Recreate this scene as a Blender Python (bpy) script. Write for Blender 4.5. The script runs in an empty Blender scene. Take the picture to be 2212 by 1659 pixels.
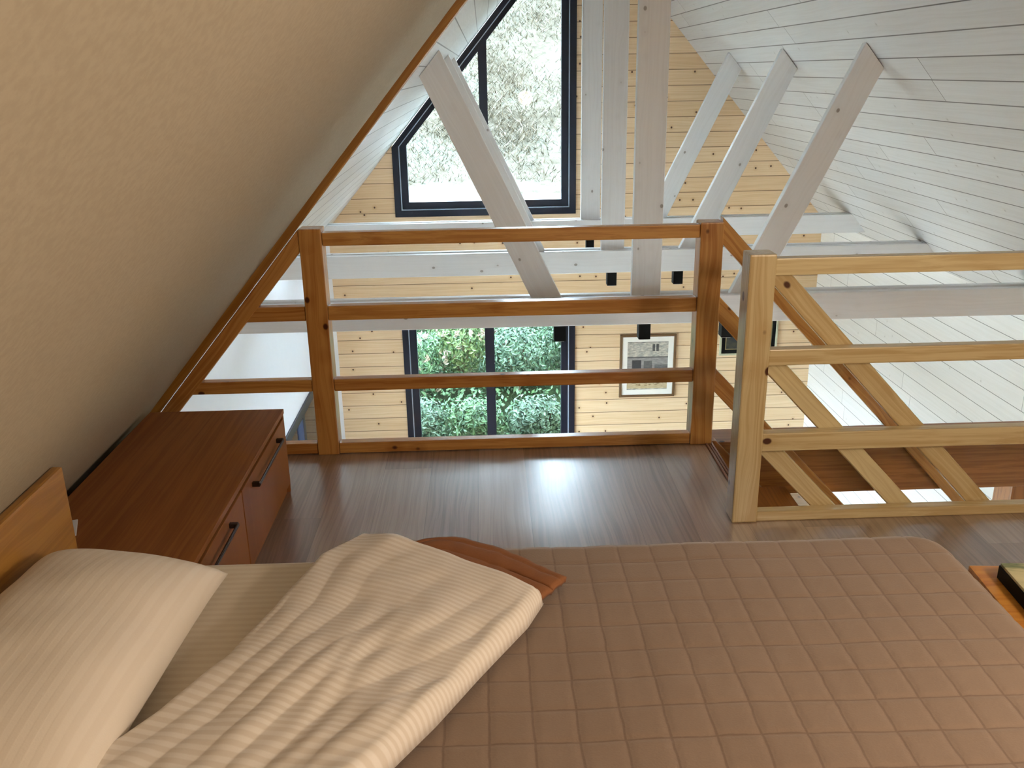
import bpy, bmesh, math, random
import numpy as np
from mathutils import Vector, Matrix, noise as mnoise
random.seed(7)
SC = bpy.context.scene
COL = SC.collection

# ------------------------------------------------------------------ camera
W, H = 2212, 1659
FOC = 1967.79
CAM = Vector((-0.896, 0.0, 1.5256))
def cam_axes(pitch=-19.0263, yaw=1.4933, roll=-1.0158):
    p, y, r = (math.radians(a) for a in (pitch, yaw, roll))
    f = Vector((math.sin(y)*math.cos(p), math.cos(y)*math.cos(p), math.sin(p)))
    rt = Vector((math.cos(y), -math.sin(y), 0)); up = rt.cross(f)
    return rt*math.cos(r)+up*math.sin(r), -rt*math.sin(r)+up*math.cos(r), f
rt, up, fw = cam_axes()
cd = bpy.data.cameras.new('camera'); cam = bpy.data.objects.new('camera', cd); COL.objects.link(cam)
cd.sensor_fit = 'HORIZONTAL'; cd.sensor_width = 36.0; cd.lens = FOC/W*36.0
cd.clip_start = 0.05; cd.clip_end = 200
m4 = Matrix.Identity(4)
for i in range(3):
    m4[i][0], m4[i][1], m4[i][2], m4[i][3] = rt[i], up[i], -fw[i], CAM[i]
cam.matrix_world = m4
SC.camera = cam

# ------------------------------------------------------------------ light and exposure
SC.view_settings.view_transform = 'Standard'
SC.view_settings.look = 'None'
SC.view_settings.gamma = 1.0
SC.view_settings.use_curve_mapping = False
SC.view_settings.exposure = 1.35

world = bpy.data.worlds.new('overcast_sky'); SC.world = world
world.use_nodes = True
wn = world.node_tree; wn.nodes.clear()
wo = wn.nodes.new('ShaderNodeOutputWorld'); wb = wn.nodes.new('ShaderNodeBackground')
wb.inputs['Color'].default_value = (0.70, 0.86, 1.0, 1); wb.inputs['Strength'].default_value = 17.0
wn.links.new(wb.outputs[0], wo.inputs[0])

sd = bpy.data.lights.new('sun', 'SUN'); sd.energy = 2.0; sd.angle = math.radians(8); sd.color = (1.0, 0.97, 0.9)
sun = bpy.data.objects.new('sun', sd); COL.objects.link(sun)
sun.rotation_euler = Vector((-0.45, 0.75, -1.0)).to_track_quat('-Z', 'Y').to_euler()

def point(name, loc, energy, color, radius):
    l = bpy.data.lights.new(name, 'POINT'); l.energy = energy; l.color = color; l.shadow_soft_size = radius
    o = bpy.data.objects.new(name, l); COL.objects.link(o); o.location = loc
    return o
WARM = (1.0, 0.81, 0.62)
point('warm_bulb_right_of_bed', (0.72, 0.55, 1.48), 27, WARM, 0.12)
point('warm_fill_behind_bed', (-0.05, -0.75, 1.0), 6.0, WARM, 0.14)  # added warm fill that lifts the lower ceiling lining

# ------------------------------------------------------------------ main dimensions
YR, YN = 3.565, 2.854            # front of the two railings
TY = (5.0, 6.38675, 7.7735)      # roof trusses
WX = 2.42                        # half width of the house
YG = 8.8926                      # gable wall
ZB = 0.311                       # top of the tie beams
RIDGE, SL = 2.9398, 1.1762       # roof: z = RIDGE - SL*|x|
ZE = RIDGE - SL*WX
ZG = -2.45                       # ground floor
YB = -1.7                        # back wall
RLEN = math.hypot(1, SL)
def roof_z(x): return RIDGE - SL*abs(x)

# ------------------------------------------------------------------ node helpers
def lin(r, g, b):
    f = lambda c: (c/255/12.92) if c/255 <= 0.04045 else ((c/255+0.055)/1.055)**2.4
    return (f(r), f(g), f(b), 1.0)
class N:
    def __init__(s, name):
        s.m = bpy.data.materials.new(name); s.m.use_nodes = True
        s.t = s.m.node_tree; s.t.nodes.clear()
        s.out = s.t.nodes.new('ShaderNodeOutputMaterial')
    def put(s, sock, v):
        if hasattr(v, 'is_output'): s.t.links.new(v, sock)
        elif v is not None: sock.default_value = v
    def math(s, op, a, b=None, c=None, clamp=False):
        n = s.t.nodes.new('ShaderNodeMath'); n.operation = op; n.use_clamp = clamp
        for i, v in enumerate((a, b, c)):
            if v is not None: s.put(n.inputs[i], v)
        return n.outputs[0]
    def obj(s):
        n = s.t.nodes.new('ShaderNodeTexCoord'); return n.outputs['Object']
    def uv(s):
        n = s.t.nodes.new('ShaderNodeTexCoord'); return n.outputs['UV']
    def rand(s):
        n = s.t.nodes.new('ShaderNodeObjectInfo'); return n.outputs['Random']
    def sep(s, v):
        n = s.t.nodes.new('ShaderNodeSeparateXYZ'); s.put(n.inputs[0], v); return n.outputs
    def comb(s, x, y, z):
        n = s.t.nodes.new('ShaderNodeCombineXYZ')
        for i, v in enumerate((x, y, z)): s.put(n.inputs[i], v)
        return n.outputs[0]
    def noise(s, vec, scale=1, detail=3, rough=0.55, dist=0.0):
        n = s.t.nodes.new('ShaderNodeTexNoise'); s.put(n.inputs['Vector'], vec)
        n.inputs['Scale'].default_value = scale; n.inputs['Detail'].default_value = detail
        n.inputs['Roughness'].default_value = rough; n.inputs['Distortion'].default_value = dist
        return n.outputs[0]
    def vor(s, vec, scale=1, dim='3D'):
        n = s.t.nodes.new('ShaderNodeTexVoronoi'); n.voronoi_dimensions = dim; s.put(n.inputs['Vector'], vec)
        n.inputs['Scale'].default_value = scale; n.inputs['Randomness'].default_value = 0.9
        return n.outputs['Distance'], n.outputs['Color']
    def white(s, vec):
        n = s.t.nodes.new('ShaderNodeTexWhiteNoise'); n.noise_dimensions = '3D'
        s.put(n.inputs['Vector'], vec); return n.outputs['Value']
    def ramp(s, f, stops):
        n = s.t.nodes.new('ShaderNodeValToRGB'); s.put(n.inputs[0], f)
        e = n.color_ramp.elements
        while len(e) < len(stops): e.new(0.5)
        for el, (p, c) in zip(e, stops): el.position = p; el.color = c
        return n.outputs[0]
    def smooth(s, x, lo, hi):
        n = s.t.nodes.new('ShaderNodeMapRange'); n.interpolation_type = 'SMOOTHSTEP'
        s.put(n.inputs[0], x); n.inputs[1].default_value = lo; n.inputs[2].default_value = hi
        n.inputs[3].default_value = 0; n.inputs[4].default_value = 1
        return n.outputs[0]
    def mix(s, f, a, b):
        n = s.t.nodes.new('ShaderNodeMix'); n.data_type = 'RGBA'
        s.put(n.inputs['Factor'], f); s.put(n.inputs[6], a); s.put(n.inputs[7], b)
        return n.outputs[2]
    def bump(s, h, strength=0.3, dist=0.01):
        n = s.t.nodes.new('ShaderNodeBump'); n.inputs['Strength'].default_value = strength
        n.inputs['Distance'].default_value = dist; s.put(n.inputs['Height'], h); return n.outputs[0]
    def bsdf(s, color, rough=0.5, metal=0.0, bump=None, spec=0.5, coat=0.0, coat_r=0.2, sheen=0.0, coat_ior=1.5):
        n = s.t.nodes.new('ShaderNodeBsdfPrincipled')
        s.put(n.inputs['Base Color'], color); s.put(n.inputs['Roughness'], rough)
        n.inputs['Metallic'].default_value = metal
        n.inputs['Specular IOR Level'].default_value = spec
        n.inputs['Coat Weight'].default_value = coat; n.inputs['Coat Roughness'].default_value = coat_r
        n.inputs['Sheen Weight'].default_value = sheen
        n.inputs['Coat IOR'].default_value = coat_ior
        if bump is not None: s.t.links.new(bump, n.inputs['Normal'])
        s.t.links.new(n.outputs[0], s.out.inputs[0]); return s.m

def plain(name, col, rough=0.5, metal=0.0, spec=0.5, coat=0.0):
    n = N(name)
    c = n.noise(n.obj(), 14, 2)
    k = n.mix(n.math('MULTIPLY', c, 0.16), col, tuple(v*0.8 for v in col[:3])+(1,))
    return n.bsdf(k, rough, metal, None, spec, coat)

def planks(name, u, v, pitch, length, light, dark, knotc, groovec, knot_density=0.3, knot_r=0.09,
           grain=0.5, tone=0.4, gw=0.004, rough=0.5, joint=True, coat=0.0, offs=0.0, spec=0.5, bump_s=0.5, groove_mix=0.9, coat_r=0.15, coat_ior=1.5):
    """boards running along object axis u, laid side by side along axis v"""
    n = N(name); c = n.sep(n.obj())
    U = c[u]; V = n.math('ADD', c[v], offs + 50*pitch)
    vp = n.math('DIVIDE', V, pitch); row = n.math('FLOOR', vp); fr = n.math('FRACT', vp)
    r1 = n.white(n.comb(row, 3.1, 0.0))
    U2 = n.math('ADD', U, n.math('MULTIPLY_ADD', r1, 9.7, 40.0))
    up_ = n.math('DIVIDE', U2, length); seg = n.math('FLOOR', up_); fu = n.math('FRACT', up_)
    r2 = n.white(n.comb(row, seg, 7.7)) if joint else r1
    g1 = n.math('LESS_THAN', fr, gw/pitch)
    groove = g1
    if joint: groove = n.math('MAXIMUM', g1, n.math('LESS_THAN', fu, gw*0.8/length))
    kd, kc = n.vor(n.comb(n.math('MULTIPLY', U2, 1.0/pitch), n.math('MULTIPLY_ADD', row, 3.0, n.math('MULTIPLY_ADD', fr, 0.9, 0.05)), 0.0), 1.0, '2D')
    gate = n.math('LESS_THAN', n.sep(kc)[0], knot_density)
    knot = n.math('MULTIPLY', gate, n.math('SUBTRACT', 1.0, n.smooth(kd, knot_r*0.55, knot_r)))
    halo = n.math('MULTIPLY', gate, n.math('SUBTRACT', 1.0, n.smooth(kd, knot_r, knot_r*3.2)))
    warp = n.noise(n.comb(n.math('MULTIPLY', U2, 1.3), n.math('MULTIPLY', V, 6.0), r2), 1.0, 2)
    gr = n.noise(n.comb(n.math('MULTIPLY', U2, 1.6), n.math('MULTIPLY_ADD', warp, 5.0, n.math('MULTIPLY', V, 75.0)), n.math('MULTIPLY', r2, 30)), 1.0, 4, 0.6)
    f = n.math('ADD', n.math('MULTIPLY', n.smooth(gr, 0.35, 0.68), grain), n.math('MULTIPLY', r2, tone))
    f = n.math('ADD', f, n.math('MULTIPLY', halo, 0.35), clamp=True)
    col = n.mix(f, light, dark)
    col = n.mix(knot, col, knotc)
    col = n.mix(n.math('MULTIPLY', groove, groove_mix), col, groovec)
    b = n.bump(n.math('SUBTRACT', n.math('MULTIPLY', gr, 0.08), groove), bump_s, 0.003)
    return n.bsdf(col, rough, 0, b, spec, coat, coat_r, 0.0, coat_ior)

def timber(name, light, dark, knotc, rough=0.35, knot_density=0.2, grain=0.75, coat=0.3, tone=0.5, knot_r=0.15, spec=0.5):
    """solid timber, grain along the object's own X axis, a different piece of wood for every object"""
    n = N(name); c = n.sep(n.obj()); rnd = n.rand()
    U = n.math('ADD', c[0], n.math('MULTIPLY', rnd, 31.0))
    Y = n.math('ADD', c[1], n.math('MULTIPLY', rnd, 3.0)); Z = n.math('ADD', c[2], n.math('MULTIPLY', rnd, 5.0))
    warp = n.noise(n.comb(n.math('MULTIPLY', U, 1.6), n.math('MULTIPLY', Y, 9), n.math('MULTIPLY', Z, 9)), 1, 2)
    rings = n.noise(n.comb(n.math('MULTIPLY', U, 1.1), n.math('MULTIPLY_ADD', warp, 7.0, n.math('MULTIPLY', Y, 70)),
                           n.math('MULTIPLY', Z, 70)), 1, 4, 0.62)
    kd, kc = n.vor(n.comb(n.math('MULTIPLY', U, 9), n.math('MULTIPLY', Y, 12), n.math('MULTIPLY', Z, 12)), 1.0)
    gate = n.math('LESS_THAN', n.sep(kc)[0], knot_density)
    knot = n.math('MULTIPLY', gate, n.math('SUBTRACT', 1.0, n.smooth(kd, knot_r*0.6, knot_r)))
    halo = n.math('MULTIPLY', gate, n.math('SUBTRACT', 1.0, n.smooth(kd, knot_r, knot_r*3)))
    f = n.math('ADD', n.math('MULTIPLY', n.smooth(rings, 0.36, 0.66), grain), n.math('MULTIPLY', rnd, tone))
    f = n.math('ADD', n.math('SUBTRACT', f, 0.12), n.math('MULTIPLY', halo, 0.3), clamp=True)
    col = n.mix(knot, n.mix(f, light, dark), knotc)
    return n.bsdf(col, rough, 0, n.bump(rings, 0.08, 0.002), spec, coat, 0.2)

MAT = {}
MAT['pine_wall'] = planks('pine_boards', 0, 2, 0.141, 40, lin(238,210,172), lin(216,180,134), lin(92,52,28), lin(120,84,50),
                          knot_density=0.28, knot_r=0.078, grain=0.5, tone=0.35, joint=False, rough=0.5, offs=0.05, gw=0.006)
MAT['white_roof'] = planks('white_boards', 0, 1, 0.1345, 2.9, lin(208,208,207), lin(195,193,190), lin(168,164,160), lin(84,80,74),
                          knot_density=0.12, knot_r=0.05, grain=0.5, tone=0.5, rough=0.45, offs=0.06, gw=0.0065, bump_s=0.4)
MAT['white_wall'] = planks('white_wall_boards', 0, 1, 0.137, 3.3, lin(232,230,226), lin(220,217,211), lin(190,186,180), lin(118,114,110),
                          knot_density=0.06, knot_r=0.045, grain=0.4, tone=0.4, rough=0.5, gw=0.0045, bump_s=0.3)
MAT['plaster'] = plain('smooth_white_paint', lin(228,233,242), 0.5)
MAT['white_timber'] = timber('white_glazed_timber', lin(226,227,228), lin(212,211,211), lin(160,154,150), rough=0.5, knot_density=0.3, grain=0.35, coat=0.0, tone=0.25, knot_r=0.13)
MAT['pine'] = timber('lacquered_pine', lin(202,152,84), lin(164,106,48), lin(70,30,12), rough=0.3, knot_density=0.34, coat=0.35, knot_r=0.17)
MAT['pine_pale'] = timber('pale_lacquered_pine', lin(218,203,158), lin(192,167,119), lin(74,36,16), rough=0.32, knot_density=0.36, coat=0.3, knot_r=0.18)
MAT['pine_dark'] = timber('brown_stained_pine', lin(172,116,60), lin(130,80,38), lin(60,26,10), rough=0.3, knot_density=0.1, coat=0.3)
MAT['pine_honey'] = timber('orange_pine', lin(216,154,70), lin(186,116,40), lin(90,40,14), rough=0.35, knot_density=0.3, coat=0.3)
MAT['pine_head'] = timber('honey_pine', lin(178,130,58), lin(148,100,36), lin(80,34,12), rough=0.35, knot_density=0.1, coat=0.3)
MAT['floor'] = planks('grey_brown_laminate', 1, 0, 0.19, 1.28, lin(158,134,115), lin(114,92,78), lin(84,64,54), lin(70,54,46),
                      knot_density=0.0, knot_r=0.08, grain=0.5, tone=0.65, gw=0.0015, rough=0.36, bump_s=0.05, groove_mix=0.6, spec=0.8, coat=1.0, coat_r=0.27, coat_ior=2.0)
MAT['floor_low'] = planks('ground_floor_laminate', 0, 1, 0.19, 1.28, lin(170,140,110), lin(140,110,84), lin(84,64,54), lin(80,60,50), rough=0.4)
MAT['oak'] = planks('brown_oak_veneer', 1, 0, 0.32, 9, lin(160,102,50), lin(128,74,32), lin(80,42,22), lin(112,62,30), knot_density=0.0,
                    grain=0.7, tone=0.2, joint=False, rough=0.5, gw=0.0005, bump_s=0.05, spec=0.3)
MAT['frame_dark'] = plain('anthracite_window_frame', lin(17,23,40), 0.4, 0.0, 0.4)
MAT['bevel_highlight'] = plain('pale_bevel_highlight', lin(190,205,220), 0.3, 0.3)  # pale strip standing in for the highlight on the frame's inner bevel
MAT['black'] = plain('matt_black_metal', lin(5,5,6), 0.7, 0.0, 0.2)
MAT['lens'] = plain('frosted_lens', lin(200,200,196), 0.3)
MAT['steel_dark'] = plain('dark_metal_handle', lin(70,58,48), 0.35, 0.7)
MAT['trim_metal'] = plain('brown_edge_profile', lin(150,112,100), 0.3, 0.35)
MAT['stone'] = plain('pale_concrete', lin(92,97,100), 0.9)

def lining_mat():
    n = N('sand_paint'); o = n.obj()
    a = n.noise(o, 90, 2); b = n.noise(o, 2.2, 3)
    f = n.math('ADD', n.math('MULTIPLY', n.smooth(a, 0.3, 0.7), 0.35), n.math('MULTIPLY', b, 0.35))
    col = n.mix(f, lin(178,168,148), lin(158,147,127))
    return n.bsdf(col, 0.9, 0, n.bump(a, 0.25, 0.002), 0.3)
MAT['lining'] = lining_mat()

def stripe_cloth(name, axis, period, a, b, use_uv=False, rough=0.7):
    n = N(name); c = n.sep(n.uv() if use_uv else n.obj())
    w = n.math('SINE', n.math('MULTIPLY', c[axis], 2*math.pi/period))
    f = n.smooth(w, -0.5, 0.5)
    weave = n.noise(n.obj(), 320, 2)
    col = n.mix(n.math('ADD', n.math('MULTIPLY', f, 0.85), n.math('MULTIPLY', weave, 0.15)), a, b)
    r = n.math('MULTIPLY_ADD', f, 0.25, rough-0.2)
    return n.bsdf(col, r, 0, n.bump(n.math('MULTIPLY_ADD', weave, 0.4, n.math('MULTIPLY', f, 0.5)), 0.25, 0.0015), 0.3, sheen=0.15)
MAT['duvet'] = stripe_cloth('cream_satin_stripe', 1, 0.0185, lin(240,233,224), lin(226,216,203), True)
MAT['pillow'] = stripe_cloth('cream_pillow_stripe', 0, 0.022, lin(238,229,216), lin(232,222,208))
MAT['sheet'] = stripe_cloth('cream_sheet_stripe', 1, 0.02, lin(234,223,203), lin(226,213,192))
def quilt_mat(name, a, b, sheen=0.3, stitched=False):
    n = N(name); o = n.obj()
    x = n.noise(o, 7, 3); w = n.noise(o, 260, 2)
    col = n.mix(n.math('ADD', n.math('MULTIPLY', x, 0.6), n.math('MULTIPLY', w, 0.4)), a, b)
    if stitched:   # stitch lines with groove shade painted in, one UV unit per quilted square
        c = n.sep(n.uv()); wob = n.math('MULTIPLY', n.math('SUBTRACT', n.noise(o, 18, 2), 0.5), 0.10)
        d = [n.math('ABSOLUTE', n.math('SUBTRACT', n.math('FRACT', n.math('ADD', n.math('ADD', q, wob), 0.5)), 0.5)) for q in (c[0], c[1])]
        ln = n.math('SUBTRACT', 1.0, n.smooth(n.math('MINIMUM', d[0], n.math('MULTIPLY', d[1], 1.4)), 0.012, 0.042))
        col = n.mix(n.math('MULTIPLY', ln, 0.42), col, lin(92, 66, 54))
    return n.bsdf(col, 0.85, 0, n.bump(w, 0.35, 0.0015), 0.25, sheen=sheen)
MAT['quilt'] = quilt_mat('mauve_brown_quilt', lin(148,127,110), lin(130,109,93), 0.3, True)
MAT['quilt_under'] = quilt_mat('rust_brown_lining', lin(156,104,68), lin(128,82,50), 0.05)

def glass_mat():
    n = N('window_glass')
    t = n.t.nodes.new('ShaderNodeBsdfTransparent'); g = n.t.nodes.new('ShaderNodeBsdfGlossy')
    g.inputs['Roughness'].default_value = 0.02; t.inputs[0].default_value = (0.97, 0.985, 0.98, 1)
    fr = n.t.nodes.new('ShaderNodeFresnel'); fr.inputs[0].default_value = 1.3
    mx = n.t.nodes.new('ShaderNodeMixShader')
    n.t.links.new(fr.outputs[0], mx.inputs[0]); n.t.links.new(t.outputs[0], mx.inputs[1]); n.t.links.new(g.outputs[0], mx.inputs[2])
    n.t.links.new(mx.outputs[0], n.out.inputs[0]); return n.m
MAT['glass'] = glass_mat()

def leaf_mat(name, a, b):
    a, b = (tuple(v*0.8 for v in q[:3])+(1,) for q in (a, b))
    n = N(name); o = n.obj(); f = n.noise(o, 9, 3)
    col = n.mix(n.smooth(f, 0.35, 0.65), a, b)
    return n.bsdf(col, 0.5, 0, None, 0.4)
MAT['leaf_a'] = leaf_mat('mid_green_leaves', lin(72,112,70), lin(34,72,44))
MAT['leaf_b'] = leaf_mat('blue_green_leaves', lin(72,104,82), lin(34,66,46))
MAT['leaf_c'] = leaf_mat('pale_green_leaves', lin(98,122,74), lin(54,86,42))
MAT['stem'] = plain('shrub_stems', lin(84,76,58), 0.8)
MAT['petal'] = plain('cream_petals', lin(120,114,100), 0.6)
MAT['blade'] = leaf_mat('dry_grass_blades', lin(82,74,58), lin(46,46,34))
def hill_mat():
    n = N('dry_grassy_slope'); o = n.obj()
    a = n.noise(o, 0.8, 4); b = n.noise(o, 9, 6, 0.75)
    col = n.ramp(n.math('ADD', n.math('MULTIPLY', a, 0.5), n.math('MULTIPLY', b, 0.5)),
                 [(0.36, lin(30,28,20)), (0.48, lin(54,51,43)), (0.60, lin(63,66,59))])
    yy = n.sep(o)[1]
    col = n.mix(n.smooth(yy, 12.9, 13.4), n.mix(n.smooth(b, 0.4, 0.6), lin(22,34,20), lin(36,50,30)), col)
    return n.bsdf(col, 0.95, 0, n.bump(b, 0.8, 0.06), 0.1)
MAT['hill'] = hill_mat()

# ------------------------------------------------------------------ mesh helpers
def tag(o, label=None, cat=None, group=None, kind=None):
    if label: o['label'] = label
    if cat: o['category'] = cat
    if group: o['group'] = group
    if kind: o['kind'] = kind
    return o
def thing(name, loc, label, cat, group=None):
    o = bpy.data.objects.new(name, None); COL.objects.link(o); o.empty_display_size = 0.05
    o.location = loc
    return tag(o, label, cat, group)
def link(name, bm, mat, parent=None, M=None, smooth=False, parentM=None):
    bmesh.ops.recalc_face_normals(bm, faces=bm.faces)
    me = bpy.data.meshes.new(name); bm.to_mesh(me); bm.free()
    me.materials.append(MAT[mat] if isinstance(mat, str) else mat)
    if smooth:
        for p in me.polygons: p.use_smooth = True
    o = bpy.data.objects.new(name, me); COL.objects.link(o)
    M = M or Matrix.Identity(4)
    if parent is not None:
        o.parent = parent
        PM = world_m(parent)
        M = PM.inverted() @ M
    o.matrix_basis = M
    return o
def world_m(o):
    M = o.matrix_basis.copy()
    return world_m(o.parent) @ M if o.parent else M
def frame(c, X, Y, Z):
    M = Matrix.Identity(4)
    for i in range(3): M[i][0], M[i][1], M[i][2], M[i][3] = X[i], Y[i], Z[i], c[i]
    return M
AX = {'x': (Vector((1,0,0)), Vector((0,1,0)), Vector((0,0,1))),
      'y': (Vector((0,1,0)), Vector((-1,0,0)), Vector((0,0,1))),
      'z': (Vector((0,0,1)), Vector((1,0,0)), Vector((0,1,0)))}
def bm_box(bm, lo, hi, bevel=0.0, seg=2):
    vs = [bm.verts.new((x, y, z)) for x in (lo[0], hi[0]) for y in (lo[1], hi[1]) for z in (lo[2], hi[2])]
    f = [(0,1,3,2), (4,6,7,5), (0,4,5,1), (2,3,7,6), (0,2,6,4), (1,5,7,3)]
    fs = [bm.faces.new([vs[i] for i in q]) for q in f]
    if bevel:
        es = list({e for q in fs for e in q.edges})
        bmesh.ops.bevel(bm, geom=es, offset=bevel, segments=seg, affect='EDGES', profile=0.6)
def box(name, lo, hi, axis, mat, parent=None, bevel=0.004):
    c = (Vector(lo)+Vector(hi))/2; X, Y, Z = AX[axis]; d = Vector(hi)-Vector(lo)
    h = Vector((abs(X.dot(d)), abs(Y.dot(d)), abs(Z.dot(d))))/2
    bm = bmesh.new(); bm_box(bm, -h, h, bevel)
    return link(name, bm, mat, parent, frame(c, X, Y, Z))
def prism_xz(name, poly, y0, y1, d, mat, parent=None, bevel=0.003):
    """polygon in the XZ plane pushed from y0 to y1; d = (dx, dz) the direction of the grain"""
    X = Vector((d[0], 0, d[1])).normalized(); Z = Vector((0, 1, 0)); Y = Z.cross(X)
    c = Vector((sum(p[0] for p in poly)/len(poly), (y0+y1)/2, sum(p[1] for p in poly)/len(poly)))
    bm = bmesh.new(); hy = (y1-y0)/2
    lo, hi = [], []
    for x, z in poly:
        v = Vector((x, c.y, z))-c
        lo.append(bm.verts.new((X.dot(v), Y.dot(v), -hy))); hi.append(bm.verts.new((X.dot(v), Y.dot(v), hy)))
    n = len(poly)
    bm.faces.new(lo[::-1]); bm.faces.new(hi)
    for i in range(n): bm.faces.new((lo[i], lo[(i+1)%n], hi[(i+1)%n], hi[i]))
    bmesh.ops.recalc_face_normals(bm, faces=bm.faces)
    if bevel: bmesh.ops.bevel(bm, geom=list(bm.edges), offset=bevel, segments=1, affect='EDGES')
    return link(name, bm, mat, parent, frame(c, X, Y, Z))
def slope_bar(x0, ztop0, x1, slope, perp):
    """4 corners of a bar whose upper edge starts at (x0, ztop0); ends cut upright"""
    t = perp*math.hypot(1, slope)
    return [(x0, ztop0-t), (x1, ztop0+slope*(x1-x0)-t), (x1, ztop0+slope*(x1-x0)), (x0, ztop0)]
def grid_mesh(name, P, mat, parent=None, uv=None, M=None, closed=False, thick=0.0):
    """P: array (nu, nv, 3)"""
    nu, nv = P.shape[:2]
    me = bpy.data.meshes.new(name)
    idx = np.arange(nu*nv).reshape(nu, nv)
    q = np.stack([idx[:-1,:-1], idx[1:,:-1], idx[1:,1:], idx[:-1,1:]], -1).reshape(-1, 4)
    me.from_pydata(P.reshape(-1, 3).tolist(), [], q.tolist())
    if uv is not None:
        l = me.uv_layers.new(name='UVMap'); U = uv.reshape(-1, 2)[q.reshape(-1)]
        l.data.foreach_set('uv', U.astype(np.float32).ravel())
    for p in me.polygons: p.use_smooth = True
    me.materials.append(MAT[mat])
    o = bpy.data.objects.new(name, me); COL.objects.link(o)
    if thick:
        s = o.modifiers.new('thickness', 'SOLIDIFY'); s.thickness = thick; s.offset = -1
    if parent is not None:
        o.parent = parent; o.matrix_basis = world_m(parent).inverted() @ (M or Matrix.Identity(4))
    elif M is not None: o.matrix_basis = M
    return o
def offset_poly(P, d):
    """inward offset of a counter-clockwise convex polygon, one distance per edge i (from i to i+1)"""
    n = len(P); L = []
    for i in range(n):
        a, b = Vector(P[i]), Vector(P[(i+1)%n]); t = (b-a).normalized(); nn = Vector((-t.y, t.x))
        L.append((a+nn*d[i], t))
    out = []
    for i in range(n):
        p, t = L[i-1]; q, s = L[i]
        k = (q-p).cross(s)/t.cross(s) if hasattr(Vector((0,0)), 'cross') else 0
        out.append(tuple(p+t*k))
    return out
def ring_xz(name, A, B, y0, y1, mat, parent, bevel=0.0025):
    bm = bmesh.new(); n = len(A)
    V = [[bm.verts.new((x, y, z)) for x, z in P] for P in (A, B) for y in (y0, y1)]
    a0, a1, b0, b1 = V
    for i in range(n):
        j = (i+1) % n
        for q in ((a0[i], a0[j], b0[j], b0[i]), (a1[i], b1[i], b1[j], a1[j]), (a0[i], a1[i], a1[j], a0[j]), (b0[i], b0[j], b1[j], b1[i])):
            bm.faces.new(q)
    bmesh.ops.recalc_face_normals(bm, faces=bm.faces)
    if bevel: bmesh.ops.bevel(bm, geom=list(bm.edges), offset=bevel, segments=1, affect='EDGES')
    return link(name, bm, mat, parent)

# ------------------------------------------------------------------ the shell of the house
def struct(o): return tag(o, kind='structure')
# gable wall in front, pieces around the two windows
WX0, WX1 = -1.762, -0.016
W1Z0, W2Z0, W2Z1 = 0.196, -2.3, -0.70
bm = bmesh.new()
def poly_prism(bm, poly, y0, y1):
    lo = [bm.verts.new((x, y0, z)) for x, z in poly]; hi = [bm.verts.new((x, y1, z)) for x, z in poly]; n = len(poly)
    bm.faces.new(lo); bm.faces.new(hi[::-1])
    for i in range(n): bm.faces.new((lo[i], hi[i], hi[(i+1)%n], lo[(i+1)%n]))
poly_prism(bm, [(-WX, ZG), (WX0, ZG), (WX0, roof_z(WX0)), (-WX, ZE)], YG, YG+0.16)
poly_prism(bm, [(WX1, ZG), (WX, ZG), (WX, ZE), (0, RIDGE), (WX1, roof_z(WX1))], YG, YG+0.16)
poly_prism(bm, [(WX0, ZG), (WX1, ZG), (WX1, W2Z0), (WX0, W2Z0)], YG, YG+0.16)
poly_prism(bm, [(WX0, W2Z1), (WX1, W2Z1), (WX1, W1Z0), (WX0, W1Z0)], YG, YG+0.16)
struct(link('wall_front', bm, 'pine_wall'))
# side walls
def wall_with_hole(name, x0, x1, hy0, hy1, hz0, hz1, mat):
    bm = bmesh.new()
    M = frame(Vector((0,0,0)), Vector((0,1,0)), Vector((0,0,1)), Vector((1,0,0)))
    def bx(y0, y1, z0, z1): bm_box(bm, (y0, z0, x0), (y1, z1, x1))
    bx(YB, hy0, ZG, ZE); bx(hy1, YG+0.16, ZG, ZE); bx(hy0, hy1, ZG, hz0); bx(hy0, hy1, hz1, ZE)
    return struct(link(name, bm, mat, None, M))
wall_with_hole('wall_left', -WX-0.16, -WX, 3.9, 8.3, -2.3, -1.02, 'plaster')
wall_with_hole('wall_right', WX, WX+0.16, 3.0, 5.1, -2.3, -0.70, 'white_wall')
bm = bmesh.new(); poly_prism(bm, [(-WX, ZG), (WX, ZG), (WX, ZE), (0, RIDGE), (-WX, ZE)], YB-0.16, YB)
struct(link('wall_back', bm, 'pine_wall'))
# roof slopes: local X along the house, local Y down the slope
def roof(name, sgn, y0, y1, s0, s1, d0, d1, mat):
    X = Vector((0, 1, 0)); Y = Vector((sgn, 0, -SL)).normalized(); Z = X.cross(Y)
    inward = Vector((-sgn*SL, 0, -1)).normalized()
    k = 1 if Z.dot(inward) > 0 else -1
    bm = bmesh.new(); a, b = sorted((k*d0, k*d1)); bm_box(bm, (y0, s0, a), (y1, s1, b))
    return struct(link(name, bm, mat, None, frame(Vector((0, 0, RIDGE)), X, Y, Z)))
SE = WX*RLEN
roof('ceiling_right', 1, YB-0.16, YG+0.5, -0.02, SE+0.35, -0.14, 0.0, 'white_roof')
roof('ceiling_left', -1, YB-0.16, YG+0.5, -0.02, SE+0.35, -0.14, 0.0, 'white_roof')
roof('ceiling_loft', -1, YB, YR-0.005, 0.10, 2.42*RLEN+0.05, 0.002, 0.014, 'lining')
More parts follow.
